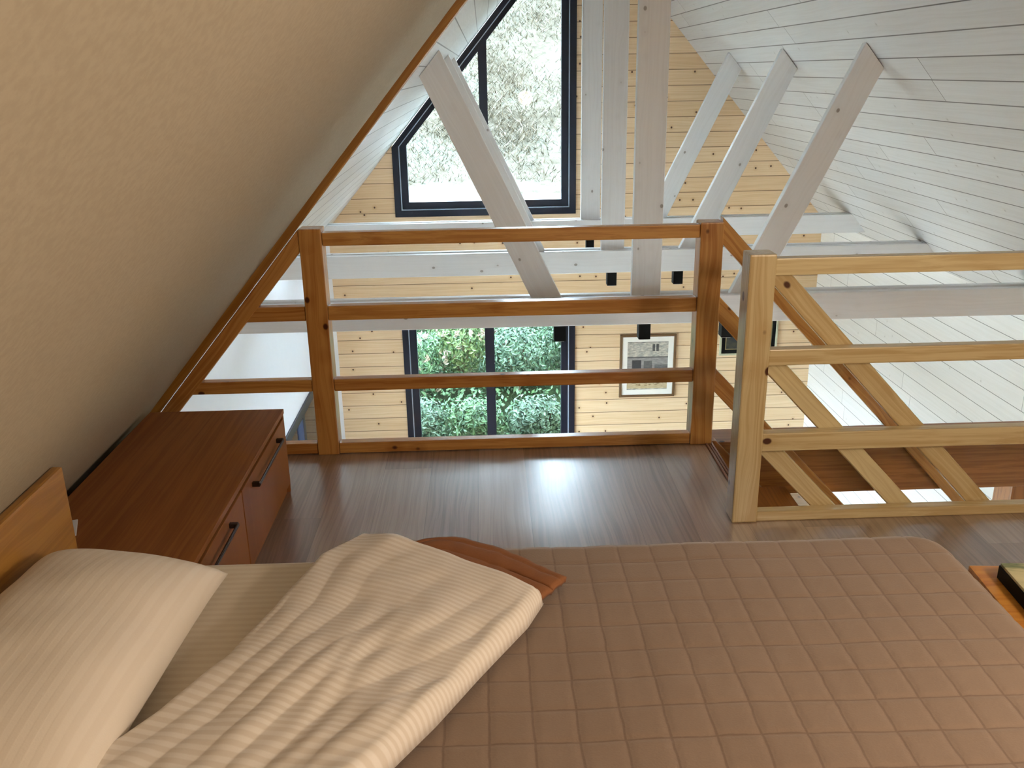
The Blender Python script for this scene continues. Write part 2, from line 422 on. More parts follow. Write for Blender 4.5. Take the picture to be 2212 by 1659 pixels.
# timber edge of the lining
def slope_poly(s0, s1, d0, d1):
    Y = Vector((-1, -SL)).normalized(); Nn = Vector((SL, -1)).normalized()
    pt = lambda s, d: tuple(Vector((0, RIDGE))+Y*s+Nn*d)
    return [pt(s0, d0), pt(s1, d0), pt(s1, d1), pt(s0, d1)]
struct(prism_xz('trim_1', slope_poly(0.12, 2.43*RLEN+0.02, 0.001, 0.045), YR-0.004, YR+0.03, (-1, -SL), 'pine_head', None, 0.004))
# floors
bm = bmesh.new()
bm_box(bm, (-WX, YB, -0.03), (0.035, 3.70, 0.0)); bm_box(bm, (0.035, YB, -0.03), (WX, 2.90, 0.0))
struct(link('floor', bm, 'floor'))
bm = bmesh.new()
bm_box(bm, (-WX, YB, -0.26), (0.03, 3.64, -0.031)); bm_box(bm, (0.03, YB, -0.26), (WX, 2.88, -0.031))
struct(link('ceiling_ground', bm, 'plaster'))
bm = bmesh.new(); bm_box(bm, (-WX, YB, ZG-0.1), (WX, YG, ZG)); struct(link('floor_ground', bm, 'floor_low'))
bm = bmesh.new()
for k, x in enumerate((0.018, 0.032, 0.044)): bm_box(bm, (x, 2.96, -0.02), (x+0.009, 3.60, 0.006-0.002*k), 0.002)
struct(link('trim_2', bm, 'trim_metal'))

# ------------------------------------------------------------------ windows
def window(name, A, dist_c, dist_s, y0, mull):
    r = bpy.data.objects.new(name, None); COL.objects.link(r); r.location = (A[0][0], y0, A[0][1]); struct(r)
    B = offset_poly(A, dist_c); C = offset_poly(A, [d+0.008 for d in dist_c]); D = offset_poly(A, dist_s)
    ring_xz('casing', A, B, y0-0.018, y0+0.10, 'frame_dark', r)
    ring_xz('highlight_bead', B, C, y0-0.004, y0+0.08, 'bevel_highlight', r, 0.0)
    ring_xz('sash', C, D, y0+0.02, y0+0.085, 'frame_dark', r)
    for poly in mull: prism_xz('mullion', poly, y0+0.018, y0+0.087, (0, 1), 'frame_dark', r)
    prism_xz('pane', [((p[0]*1.0), p[1]) for p in D], y0+0.05, y0+0.056, (1, 0), 'glass', r, 0.0)
    return r
A1 = [(WX0, W1Z0), (WX1, W1Z0), (WX1, roof_z(WX1)-0.01), (WX0, roof_z(WX0)-0.012)]
zt = lambda x: roof_z(x)-0.10*RLEN
window('window_1', A1, (0.062, 0.062, 0.046, 0.062), (0.137, 0.137, 0.098, 0.135), YG,
       [[(-0.925, W1Z0+0.13), (-0.845, W1Z0+0.13), (-0.845, zt(-0.845)+0.03), (-0.925, zt(-0.925)+0.03)]])
A2 = [(WX0, W2Z0), (WX1, W2Z0), (WX1, W2Z1), (WX0, W2Z1)]
window('window_2', A2, (0.06,)*4, (0.138,)*4, YG, [[(-0.93, W2Z0+0.1), (-0.835, W2Z0+0.1), (-0.835, W2Z1-0.1), (-0.93, W2Z1-0.1)]])
def side_window(name, sx, y0, y1, z0, z1, mulls):
    r = bpy.data.objects.new(name, None); COL.objects.link(r); r.location = (sx*WX, y0, z0); struct(r)
    def ring(nm, a, b, xa, xb, mat):
        bm = bmesh.new()
        lo, hi = sorted((sx*(WX+xa), sx*(WX+xb)))
        for (ya, yb, za, zb) in ((y0+a, y1-a, z0+a, z0+b), (y0+a, y1-a, z1-b, z1-a), (y0+a, y0+b, z0+b, z1-b), (y1-b, y1-a, z0+b, z1-b)):
            bm_box(bm, (lo, ya, za), (hi, yb, zb), 0.003, 1)
        link(nm, bm, mat, r)
    ring('casing', 0, 0.07, -0.015, 0.10, 'frame_dark'); ring('sash', 0.075, 0.14, 0.02, 0.085, 'frame_dark')
    ring('highlight_bead', 0.067, 0.078, -0.002, 0.06, 'bevel_highlight')
    lo, hi = sorted((sx*(WX+0.02), sx*(WX+0.085)))
    for ym in mulls: box('mullion', (lo, ym-0.04, z0+0.1), (hi, ym+0.04, z1-0.1), 'z', 'frame_dark', r)
    lo, hi = sorted((sx*(WX+0.05), sx*(WX+0.056)))
    box('pane', (lo, y0+0.13, z0+0.13), (hi, y1-0.13, z1-0.13), 'z', 'glass', r, 0.0)
side_window('window_3', -1, 3.9, 8.3, -2.3, -1.02, (5.4, 7.1))
side_window('window_added', 1, 3.0, 5.1, -2.3, -0.70, (4.05,))  # right-wall window added to brighten the hall, mostly out of view

# ------------------------------------------------------------------ roof trusses
def truss(y, which):
    r = thing('roof_truss', (0, y, ZB), which, 'roof truss', 'white roof trusses across the open hall')
    xe = (RIDGE-0.155-(ZB-0.0))/SL
    zb0 = 0.153
    x_top = (RIDGE-ZB)/SL-0.004; x_bot = WX-0.004
    for (a, b) in ((y-0.045, y), (y+0.05, y+0.095)):
        prism_xz('tie_plank', [(-x_bot, zb0), (x_bot, zb0), (x_top, ZB), (-x_top, ZB)], a, b, (1, 0), 'white_timber', r)
    prism_xz('king_post', [(-0.082, ZB-0.12), (0.082, ZB-0.12), (0.082, roof_z(0.082)-0.003), (0, RIDGE-0.003), (-0.082, roof_z(0.082)-0.003)],
             y, y+0.05, (0, 1), 'white_timber', r)
    for s in (-1, 1):
        k = 2.087; z0 = ZB-0.12
        inner, outer = 0.478-0.12/k, 0.650-0.12/k
        # meet the roof: z0 + k*(x-x0) = RIDGE - SL*x
        def top(x0): x = (RIDGE-0.004-z0+k*x0)/(k+SL); return (s*x, z0+k*(x-x0))
        poly = [(s*inner, z0), (s*outer, z0), top(outer), top(inner)]
        prism_xz('strut', poly, y, y+0.05, (s*1, k), 'white_timber', r)
    return r
truss(TY[0], 'white timber roof truss nearest to the loft railing')
truss(TY[1], 'white timber roof truss in the middle of the three')
truss(TY[2], 'white timber roof truss farthest away, closest to the gable window')

# black spotlights under the tie beams
def spot(x, y, label):
    r = thing('spotlight', (x, y, 0.153), label, 'spotlight', 'black box spotlights under the tie beams')
    bm = bmesh.new(); h = 0.034
    # square tube, open at the bottom
    bm_box(bm, (-h, -h, -0.108), (h, h, -0.002), 0.002, 1)
    link('housing', bm, 'black', r, Matrix.Translation((x, y, 0.153)))
    bm = bmesh.new(); bm_box(bm, (-0.024, -0.024, -0.112), (0.024, 0.024, -0.107), 0.001, 1)
    link('lens', bm, 'lens', r, Matrix.Translation((x, y, 0.153)))
pos = {-0.484: 'left', 0.002: 'middle', 0.480: 'right'}
bn = ('nearest tie beam', 'middle tie beam', 'farthest tie beam')
for k, y in enumerate(TY):
    for x, nm in pos.items():
        spot(x, y+0.05, f'{nm} black box spotlight of the three under the {bn[k]}')

# ------------------------------------------------------------------ loft railings
PW = 0.089
def post(parent, x0, x1, y0, h, mat):
    return box('post', (x0, y0, 0.0), (x1, y0+PW, h), 'z', mat, parent, 0.006)
RAILS = ((0.003, 0.050), (0.281, 0.333), (0.583, 0.643), (0.884, 0.937))
t = thing('loft_railing', (-0.8, YR, 0), 'pine railing straight ahead with four rails between two square posts', 'railing')
post(t, -1.626, -1.537, YR, 0.953, 'pine'); post(t, -0.048, 0.045, YR, 0.945, 'pine')
for z0, z1 in RAILS:
    box('rail', (-1.536, YR+0.008, z0), (-0.049, YR+0.053, z1), 'x', 'pine', t, 0.004)
NS = Vector((SL, -1)).normalized(); DS = Vector((-1, -SL)).normalized()
def sl_at_z(z, d): return (RIDGE - d*RLEN - z)/-SL      # x on the line parallel to the roof at distance d
d0, d1 = 0.048, 0.106
poly = [(sl_at_z(0.0, d1), 0.0), (-1.627, RIDGE-d1*RLEN+SL*-1.627), (-1.627, RIDGE-d0*RLEN+SL*-1.627), (sl_at_z(0.0, d0), 0.0)]
o = prism_xz('sloped_rail', poly, YR+0.006, YR+0.055, (-1, -SL), 'pine', t); o['label'] = 'sloping rail along the ceiling lining'
for z0, z1 in RAILS[:3]:
    xa, xb = sl_at_z(z0, d1-0.004), sl_at_z(z1, d1-0.004)
    prism_xz('rail', [(xa, z0), (-1.627, z0), (-1.627, z1), (xb, z1)], YR+0.008, YR+0.053, (1, 0), 'pine', t)

t = thing('stairwell_railing', (0.9, YN, 0), 'pine railing on the right with four rails in front of the stairs', 'railing')
post(t, -0.054, 0.034, YN, 0.955, 'pine_pale')
bm = bmesh.new()
for z0, z1 in ((0.0, 0.036), (0.268, 0.334), (0.578, 0.634), (0.884, 0.940)):
    x1 = min(2.40, (RIDGE-z1)/SL-0.01)
    box('rail', (0.034, YN+0.008, z0), (x1, YN+0.050, z1), 'x', 'pine_pale', t, 0.004)
xe = 2.06
# stairs going down to the right
SS = -1.07
t = thing('far_stair_banister', (0.05, YR+0.05, 0.9), 'far sloping pine banister descending from the corner post, behind the other banister', 'banister', 'sloping stair banisters')
for zt_ in (0.960, 0.642, 0.333):
    prism_xz('handrail', slope_bar(0.047, zt_, 2.30, SS, 0.070), YR+0.036, YR+0.078, (1, SS), 'pine', t)
t = thing('near_stair_banister', (0.05, YN+0.05, 0.9), 'near sloping pale pine banister right behind the right-hand railing', 'banister', 'sloping stair banisters')
for zt_ in (0.988, 0.685, 0.385):
    prism_xz('handrail', slope_bar(0.0355, zt_-1.07*0.0355, 2.30, SS, 0.066), YN+0.053, YN+0.090, (1, SS), 'pine_pale', t)
t = thing('staircase', (0.1, 3.3, -1.2), 'steep wooden staircase going down to the right behind the railing', 'stairs')
for y0, y1 in ((YR+0.034, YR+0.080), (YN+0.051, YN+0.092)):
    sl = slope_bar(0.05, 0.023, 2.40, SS, 0.17)
    x0 = 0.05+0.02
    poly = [(0.05, sl[0][1]), (2.32, sl[0][1]+SS*2.27), (2.32, 0.023+SS*2.27), (0.05+0.023/1.07, 0.0), (0.05, 0.0)]
    prism_xz('stringer', poly, y0, y1, (1, SS), 'pine_dark', t)
for i in range(1, 11):
    z = -0.223*i; x = 0.05+0.223*i/1.07
    box('tread', (x-0.09, YN+0.093, z-0.035), (x+0.13, YR+0.033, z), 'y', 'pine_dark', t, 0.004)
t = thing('header_beam', (0, 3.73, -0.16), 'wide brown timber beam running level behind the stair banisters', 'beam')
box('beam', (-WX+0.005, 3.655, -0.288), (WX-0.005, 3.81, -0.0305), 'x', 'pine_dark', t, 0.005)
tag(box('support_post', (1.45, 3.662, ZG), (1.56, 3.80, -0.2885), 'z', 'pine_dark'), 'square brown timber post standing under the level beam at far right', 'post')

# ------------------------------------------------------------------ dresser
t = thing('dresser', (-1.9, 2.6, 0), 'low brown oak chest of drawers beside the bed under the sloping ceiling', 'chest of drawers')
DX0, DX1, DY0, DY1, DZ = -2.17, -1.672, 1.955, 3.232, 0.336
box('top', (DX0, DY0, DZ-0.018), (DX1, DY1, DZ), 'x', 'oak', t, 0.0015)
box('side_panel', (DX0+0.002, DY1-0.018, 0), (DX1-0.003, DY1-0.001, DZ-0.0185), 'x', 'oak', t, 0.001)
box('side_panel', (DX0+0.002, DY0+0.001, 0), (DX1-0.003, DY0+0.018, DZ-0.0185), 'x', 'oak', t, 0.001)
box('back_panel', (DX0+0.004, DY0+0.02, 0.02), (DX0+0.012, DY1-0.02, DZ-0.02), 'x', 'oak', t, 0)
box('plinth', (DX1-0.03, DY0+0.02, 0), (DX1-0.014, DY1-0.02, 0.03), 'x', 'oak', t, 0.001)
for (a, b, ha, hb) in ((2.595, DY1-0.004, 2.71, 3.09), (DY0+0.004, 2.589, 2.06, 2.44)):
    dr = box('drawer', (DX1-0.022, a, 0.034), (DX1-0.002, b, DZ-0.034), 'x', 'oak', t, 0.002)
    bm = bmesh.new()
    bm_box(bm, (DX1+0.018, ha, 0.262), (DX1+0.026, hb, 0.274), 0.003, 1)
    for y in (ha, hb-0.014): bm_box(bm, (DX1-0.003, y, 0.260), (DX1+0.024, y+0.014, 0.276), 0.002, 1)
    link('handle', bm, 'steel_dark', dr)
bm = bmesh.new(); bm_box(bm, (-0.035, -0.05, 0), (0.035, 0.05, 0.004), 0.001, 1)
tag(link('paper_card', bm, 'plaster', None, Matrix.Translation((-2.09, 2.30, DZ+0.0005)) @ Matrix.Rotation(0.35, 4, 'Z')),
    'small white card lying on the chest beside the headboard', 'card')

# ------------------------------------------------------------------ bed
BX0, BX1, BY0, BY1, BZ = -1.858, 0.138, 0.27, 1.875, 0.47
t = thing('bed', (-0.9, 1.07, 0), 'double bed with a plain honey pine headboard against the sloping ceiling', 'bed')
bm = bmesh.new(); bm_box(bm, (-0.80, -0.35, -0.012), (0.80, 0.35, 0.012), 0.006)
prism = [(0, 0), (0, 0)]
def headboard():
    bm = bmesh.new(); bm_box(bm, (-(1.91-0.22)/2, -0.315, -0.013), ((1.91-0.22)/2, 0.315, 0.013), 0.007, 2)
    return link('headboard', bm, 'pine_head', t, frame(Vector((-1.874, (1.91+0.22)/2, 0.385)), Vector((0,1,0)), Vector((0,0,1)), Vector((1,0,0))))
headboard()
box('bed_frame', (BX0, BY0+0.01, 0.12), (BX1-0.02, BY1-0.015, 0.24), 'x', 'pine_head', t, 0.006)
for x in (BX0+0.05, BX1-0.13):
    for y in (BY0+0.05, BY1-0.12): box('leg', (x, y, 0), (x+0.07, y+0.07, 0.12), 'z', 'pine_head', t, 0.004)
bm = bmesh.new(); bm_box(bm, (BX0+0.003, BY0, 0.242), (BX1, BY1, BZ), 0.045, 5)
o = link('mattress', bm, 'sheet', None, None, True)
tag(o, 'mattress in a cream striped fitted sheet between pillow and turned-back duvet', 'mattress')

# quilt: drapes over the foot and the far side
def fbm(x, y, s, o=0.0):
    return mnoise.noise(Vector((x*s+o, y*s-o, o*1.7)))
def build_quilt():
    nu, nv = 250, 300
    R = 0.050; cr = 0.09
    x_in, y_in = BX1+0.012-R, BY1+0.012-R
    P = np.zeros((nu, nv, 3)); UVQ = np.zeros((nu, nv, 2))
    y_lo = 0.33
    for j in range(nv):
        v = y_lo + (1.885+0.30-y_lo)*j/(nv-1)
        yy = min(v, 1.9)
        left = np.interp(yy, [0.3, 0.65, 1.13, 1.56, 1.9], [-1.62, -1.46, -1.20, -1.0, -1.0])
        for i in range(nu):
            u = left + (BX1+0.012+0.28-left)*i/(nu-1)
            # unrolled coordinates -> draped
            gx = (u+0.688)/0.0745; gy = (v-1.694)/0.0805
            UVQ[i, j] = (gx, gy)
            fx = abs(gx-round(gx)); fy = abs(gy-round(gy))
            puff = 0.0030*min(1, fx/0.12)**0.6*min(1, fy/0.12)**0.6
            wr = 0.006*fbm(u, v, 3.1, 4.2)+0.003*fbm(u, v*0.35, 11, 1.3)*(1 if u < -0.55 else max(0, 1-(u+0.55)/0.25))
            # rounded rectangle overflow
            ox, oy = u-(x_in-cr+R), v-(y_in-cr+R)
            if ox > 0 and oy > 0:
                rr = math.hypot(ox, oy); dirx, diry = ox/max(rr, 1e-6), oy/max(rr, 1e-6); L = rr-cr+R
                bx, by = x_in-cr+R+dirx*(cr-R), y_in-cr+R+diry*(cr-R)
            elif u-x_in > v-y_in:
                dirx, diry, L = 1.0, 0.0, u-x_in; bx, by = x_in, v
            else:
                dirx, diry, L = 0.0, 1.0, v-y_in; bx, by = u, y_in
            top = BZ+0.017
            if L <= 0: P[i, j] = (u, v, top+puff+wr)
            else:
                a = min(L/R, math.pi/2); rest = max(0, L-R*math.pi/2)
                off = (R+puff)*math.sin(a)+0.10*rest; dz = R-(R+puff)*math.cos(a)+rest
                P[i, j] = (bx+dirx*off, by+diry*off, top-dz+wr*math.cos(a))
    return P, UVQ
QP, QU = build_quilt()
q = grid_mesh('quilt', QP, 'quilt', None, QU, None, False, 0.005)
tag(q, 'mauve brown quilted bedspread stitched in squares, covering the foot half of the bed', 'bedspread')
# folded-back corner with the rust underside
def fold():
    nu, nv = 40, 24
    ox = [(-1.085, 1.842), (-1.035, 1.858), (-0.98, 1.858), (-0.883, 1.800), (-0.81, 1.730), (-0.747, 1.668)]
    ins = [(-1.10, 1.78), (-1.06, 1.745), (-1.01, 1.70), (-0.95, 1.655), (-0.88, 1.61), (-0.825, 1.565)]
    P = np.zeros((nu, nv, 3)); tt = np.linspace(0, 1, 6)
    for i in range(nu):
        a = i/(nu-1)
        A = np.array([np.interp(a, tt, [p[k] for p in ox]) for k in (0, 1)]); B = np.array([np.interp(a, tt, [p[k] for p in ins]) for k in (0, 1)])
        for j in range(nv):
            b = j/(nv-1); p = A+(B-A)*b
            e = min(1, b/0.25)*min(1, (1-a)/0.06+0.25)
            crease = -0.005*math.exp(-((b-0.42)/0.04)**2)-0.004*math.exp(-((b-0.14)/0.03)**2)+0.003*fbm(p[0], p[1], 40, 3.0)
            P[i, j] = (p[0], p[1], BZ+0.036+0.007*math.sqrt(max(e, 0))*min(1, a/0.3)+crease+0.002*fbm(p[0], p[1], 14, 2.0))
    return P
o = grid_mesh('folded_corner', fold(), 'quilt_under', q, None, None, False, 0.012)
o['label'] = 'rust brown underside folded back'

# duvet, turned back diagonally
def duvet():
    nu, nv = 130, 150
    P = np.zeros((nu, nv, 3)); U = np.zeros((nu, nv, 2))
    tt = [0, 0.12, 0.32, 0.50, 0.62, 0.78, 1.0]
    Lx = [(-1.198, 1.890), (-1.281, 1.785), (-1.336, 1.600), (-1.390, 1.425), (-1.465, 1.275), (-1.62, 1.05), (-1.82, 0.72)]
    Rx = [(-0.803, 1.590), (-0.838, 1.510), (-0.930, 1.362), (-1.003, 1.238), (-1.065, 1.145), (-1.22, 0.90), (-1.45, 0.52)]
    for j in range(nv):
        t_ = j/(nv-1)
        A = np.array([np.interp(t_, tt, [p[k] for p in Lx]) for k in (0, 1)]); B = np.array([np.interp(t_, tt, [p[k] for p in Rx]) for k in (0, 1)])
        for i in range(nu):
            s = i/(nu-1); p = A+(B-A)*s
            bul = 0.014*math.sin(math.pi*s)*max(0, 1-t_/0.25)
            p = p+np.array([0.55, 0.83])*bul
            es = min(s, 1-s)*np.linalg.norm(B-A); et = t_*1.3
            e = min(1, min(es/0.024, et/0.022)); prof = math.sqrt(max(0.0, 1-(1-e)**2))
            fade = min(1, t_/0.2)
            ph = s*9+1.6*fbm(p[0], p[1], 3.0, 7.1)+t_*2.0
            fold_ = (0.0045*math.sin(ph*1.35)+0.0035*abs(math.sin(ph*2.2+1)))*fade+0.0018*math.sin(s*46+5*fbm(p[0], p[1], 6, 2.2))*fade*max(0, fbm(p[0], p[1], 2.2, 9.0)+0.35)
            soft = 0.008*fbm(p[0], p[1], 5.0, 3.3)+0.004*fbm(p[0], p[1], 16.0, 5.5)
            k_ = min(1, max(0, (s-0.04)/0.20)); z = BZ+0.020+0.016*k_*k_*(3-2*k_)+0.036*prof+(fold_+soft)*prof
            P[i, j] = (p[0], p[1], z)
            U[i, j] = (s*0.5, t_*1.30+0.02*fbm(p[0], p[1], 4, 1.0)+0.01*s)
    return P, U
P, U = duvet()
tag(grid_mesh('duvet', P, 'duvet', None, U, None, False, 0.005), 'cream satin-striped duvet turned back diagonally across the bed', 'duvet')

# pillow
def pillow():
    n = 60; w, l = 0.188, 0.375
    bmP = []
    for sgn in (1, -1):
        P = np.zeros((n, n, 3))
        for i in range(n):
            for j in range(n):
                a = -1+2*i/(n-1); b = -1+2*j/(n-1)
                pinx = 1-0.055*(1-b*b)*0.5-0.0; piny = 1-0.05*(1-a*a)*0.5
                k = max(0, (1-abs(a)**2.6))**0.45*max(0, (1-abs(b)**2.8))**0.45
                z = sgn*(0.112 if sgn > 0 else 0.045)*k
                x, y = a*w*(1-0.05*(1-abs(b)**3)), b*l*(1-0.04*(1-abs(a)**3))
                if sgn > 0: z += (0.006*fbm(x, y, 9, 1.0)+0.004*math.sin((x*0.6+y)*38)*max(0, abs(a)-0.45))*k
                P[i, j] = (x, y, z)
        bmP.append(P)
    bm = bmesh.new()
    vt = [[bm.verts.new(bmP[0][i, j]) for j in range(n)] for i in range(n)]
    vb = [[vt[i][j] if i in (0, n-1) or j in (0, n-1) else bm.verts.new(bmP[1][i, j]) for j in range(n)] for i in range(n)]
    for i in range(n-1):
        for j in range(n-1):
            bm.faces.new((vt[i][j], vt[i+1][j], vt[i+1][j+1], vt[i][j+1]))
            bm.faces.new((vb[i][j+1], vb[i+1][j+1], vb[i+1][j], vb[i][j]))
    M = Matrix.Translation((-1.670, 1.36, BZ+0.072)) @ Matrix.Rotation(math.radians(-3), 4, 'Z') @ Matrix.Rotation(math.radians(7), 4, 'Y')
    return link('pillow', bm, 'pillow', None, M, True)
tag(pillow(), 'plump cream striped pillow leaning against the pine headboard', 'pillow')

# ------------------------------------------------------------------ stool at the foot of the bed
t = thing('stool', (0.58, 1.78, 0), 'low pine stool with a mottled green and cream cushion past the foot of the bed', 'stool')
SM = Matrix.Translation((0.325, 2.03, 0)) @ Matrix.Rotation(math.radians(-5), 4, 'Z')
def local_box(name, lo, hi, mat, bevel=0.004, seg=2):
    bm = bmesh.new(); bm_box(bm, lo, hi, bevel, seg); return link(name, bm, mat, t, SM, False)
local_box('seat', (0, -0.46, 0.27), (0.60, 0, 0.30), 'pine_honey', 0.006)
for x in (0.03, 0.52):
    for y in (-0.43, -0.08): local_box('leg', (x, y, 0), (x+0.05, y+0.05, 0.27), 'pine_honey')
def cushion_mat():
    n = N('mottled_cushion'); o = n.obj(); c = n.sep(o)
    a = n.noise(n.comb(n.math('MULTIPLY', c[0], 2.0), n.math('MULTIPLY', c[1], 7.0), 0.3), 2.2, 4)
    f = n.math('ADD', a, n.math('MULTIPLY', c[1], 1.2))
    col = n.ramp(f, [(0.22, lin(214,206,166)), (0.42, lin(198,192,150)), (0.50, lin(112,126,98)), (0.60, lin(170,172,134))])
    return n.bsdf(col, 0.7)
MAT['cushion'] = cushion_mat()
local_box('cushion', (0.045, -0.43, 0.301), (0.57, -0.065, 0.345), 'cushion', 0.004, 2)
local_box('cushion_base', (0.043, -0.432, 0.3005), (0.572, -0.063, 0.338), 'black', 0.002, 1)

# ------------------------------------------------------------------ pictures on the gable wall
def picture(name, x0, x1, z0, z1, label, fw_, fmat, mat_w, mat_col, art, art_mat):
    r = thing(name, ((x0+x1)/2, YG-0.015, (z0+z1)/2), label, 'picture')
    A = [(x0, z0), (x1, z0), (x1, z1), (x0, z1)]
    B = offset_poly(A, (fw_,)*4); C = offset_poly(A, (fw_+mat_w,)*4)
    ring_xz('frame', A, B, YG-0.026, YG-0.001, fmat, r)
    ring_xz('mount', B, C, YG-0.016, YG-0.004, mat_col, r, 0.001)
    bm = bmesh.new(); poly_prism(bm, C, YG-0.013, YG-0.005)
    link('artwork', bm, art_mat, r)
    return r, C
def art_village():
    n = N('ink_and_wash_sketch'); c = n.sep(n.obj())
    X = n.math('DIVIDE', n.math('SUBTRACT', c[0], 0.522), 0.43); Z = n.math('DIVIDE', n.math('ADD', c[2], 1.622), 0.512)
    nz = n.noise(n.comb(n.math('MULTIPLY', X, 5), n.math('MULTIPLY', Z, 14), 0), 1.5, 5, 0.7)
    fine = n.noise(n.comb(n.math('MULTIPLY', X, 9), n.math('MULTIPLY', Z, 60), 1), 1.0, 3, 0.7)
    base = n.mix(n.smooth(nz, 0.35, 0.65), lin(214,206,188), lin(160,158,150))
    def rect(x0, x1, z0, z1):
        a = n.math('MULTIPLY', n.math('GREATER_THAN', X, x0), n.math('LESS_THAN', X, x1))
        b = n.math('MULTIPLY', n.math('GREATER_THAN', Z, z0), n.math('LESS_THAN', Z, z1)); return n.math('MULTIPLY', a, b)
    wall = rect(0.0, 1.0, 0.34, 0.66); col = n.mix(n.math('MULTIPLY', wall, 0.75), base, lin(136,132,130))
    col = n.mix(n.math('MULTIPLY', n.smooth(fine, 0.45, 0.65), 0.45), col, lin(92,88,86))
    ground = rect(0.0, 1.0, 0.0, 0.22); col = n.mix(n.math('MULTIPLY', ground, 0.6), col, lin(206,178,116))
    for q, k in ((rect(0.12, 0.34, 0.30, 0.60), 0.9), (rect(0.40, 0.60, 0.34, 0.58), 0.6), (rect(0.60, 0.66, 0.78, 0.93), 0.85),
                 (rect(0.69, 0.75, 0.78, 0.93), 0.85), (rect(0.0, 1.0, 0.645, 0.67), 0.75), (rect(0.0, 1.0, 0.965, 1.0), 0.5), (rect(0.66, 0.98, 0.36, 0.50), 0.5)):
        col = n.mix(n.math('MULTIPLY', q, k), col, lin(44,44,48))
    col = n.mix(n.math('MULTIPLY', n.math('MULTIPLY', rect(0.1, 0.9, 0.05, 0.24), n.smooth(nz, 0.5, 0.6)), 0.8), col, lin(110,76,40))
    return n.bsdf(col, 0.6)
def art_dark():
    n = N('dark_oil_landscape'); c = n.sep(n.obj())
    a = n.noise(n.obj(), 9, 4)
    col = n.ramp(n.math('ADD', a, n.math('MULTIPLY', n.math('ADD', c[2], 1.0), 0.4)), [(0.30, lin(60,58,40)), (0.46, lin(30,34,34)), (0.58, lin(22,36,44)), (0.72, lin(130,112,96))])
    return n.bsdf(col, 0.3)
MAT['art_village'] = art_village(); MAT['art_dark'] = art_dark()
MAT['brown_frame'] = plain('brown_picture_frame', lin(112,84,54), 0.4)
MAT['mount'] = plain('cream_mount', lin(240,236,226), 0.8)
MAT['pale_gold'] = plain('pale_gilt_frame', lin(190,190,160), 0.4, 0.2)
MAT['gold'] = plain('thin_gilt_line', lin(150,134,92), 0.4, 0.3)
picture('village_picture', 0.445, 1.021, -1.714, -1.041, 'brown-framed ink sketch of a farmhouse with a cream mount on the pine wall', 0.024, 'brown_frame', 0.055, 'mount', None, 'art_village')
r, C = picture('dark_picture', 1.468, 2.058, -1.285, -0.80, 'dark framed painting with a pale outer edge at the right end of the pine wall', 0.020, 'pale_gold', 0.045, 'black', None, 'art_dark')
ring_xz('gilt_line', offset_poly(C, (-0.006,)*4), offset_poly(C, (0.003,)*4), YG-0.019, YG-0.006, 'gold', r, 0.0)

# ------------------------------------------------------------------ outside
def ground_z(y):
    return float(np.interp(y, [YG+0.3, 9.9, 11.6, 13.2, 13.25, 15.0, 18, 23, 30, 60], [-2.8, -2.6, -1.9, -1.05, -1.0, -0.55, 0.5, 3.2, 5.5, 9]))
nu, nv = 60, 90
P = np.zeros((nu, nv, 3))
for i in range(nu):
    for j in range(nv):
        x = -22+44*i/(nu-1); y = -6+55*(j/(nv-1))**1.3
        P[i, j] = (x, y, ground_z(y)+0.12*mnoise.noise(Vector((x*0.5, y*0.5, 0)))*min(1, max(0, (y-9)/3)))
hillside = grid_mesh('floor_hillside', P, 'hill'); tag(hillside, kind='structure')
def blades():
    rng = random.Random(3); V = []; F = []
    for k in range(60000):
        x = rng.uniform(-7, 6); y = rng.uniform(15.75, 24)
        if mnoise.noise(Vector((x*0.9, y*0.7, 5))) < rng.uniform(-0.8, 0.3): continue
        z = ground_z(y); h = rng.uniform(0.03, 0.13); a = rng.uniform(0, 2*math.pi); w = rng.uniform(0.005, 0.014)
        lx, ly = rng.uniform(-0.15, 0.15), rng.uniform(-0.2, 0.05)
        b = len(V); dx, dy = w*math.cos(a), w*math.sin(a)
        V += [(x-dx, y-dy, z-0.02), (x+dx, y+dy, z-0.02), (x+lx, y+ly, z+h)]; F.append((b, b+1, b+2))
    me = bpy.data.meshes.new('dry_grass'); me.from_pydata(V, [], F); me.materials.append(MAT['blade'])
    o = bpy.data.objects.new('dry_grass', me); COL.objects.link(o)
    return tag(o, 'pale dry grass growing on the slope outside the upper window', 'grass', None, 'stuff')
blades()
MAT['bounce_ground'] = plain('pale_bounce_ground', lin(186,182,174), 0.95)
bm = bmesh.new()
bm_box(bm, (2.75, -5, -2.85), (9, 9.0, -2.74)); bm_box(bm, (-9, -5, -2.85), (-2.75, 9.0, -2.74))  # pale ground added to bounce daylight in through the side windows
struct(link('floor_bounce', bm, 'bounce_ground'))
tag(box('retaining_ledge', (-9, 13.3, -1.3), (8, 15.6, -0.42), 'x', 'stone', None, 0.05), 'pale concrete ledge at the foot of the grassy slope outside', 'ledge')
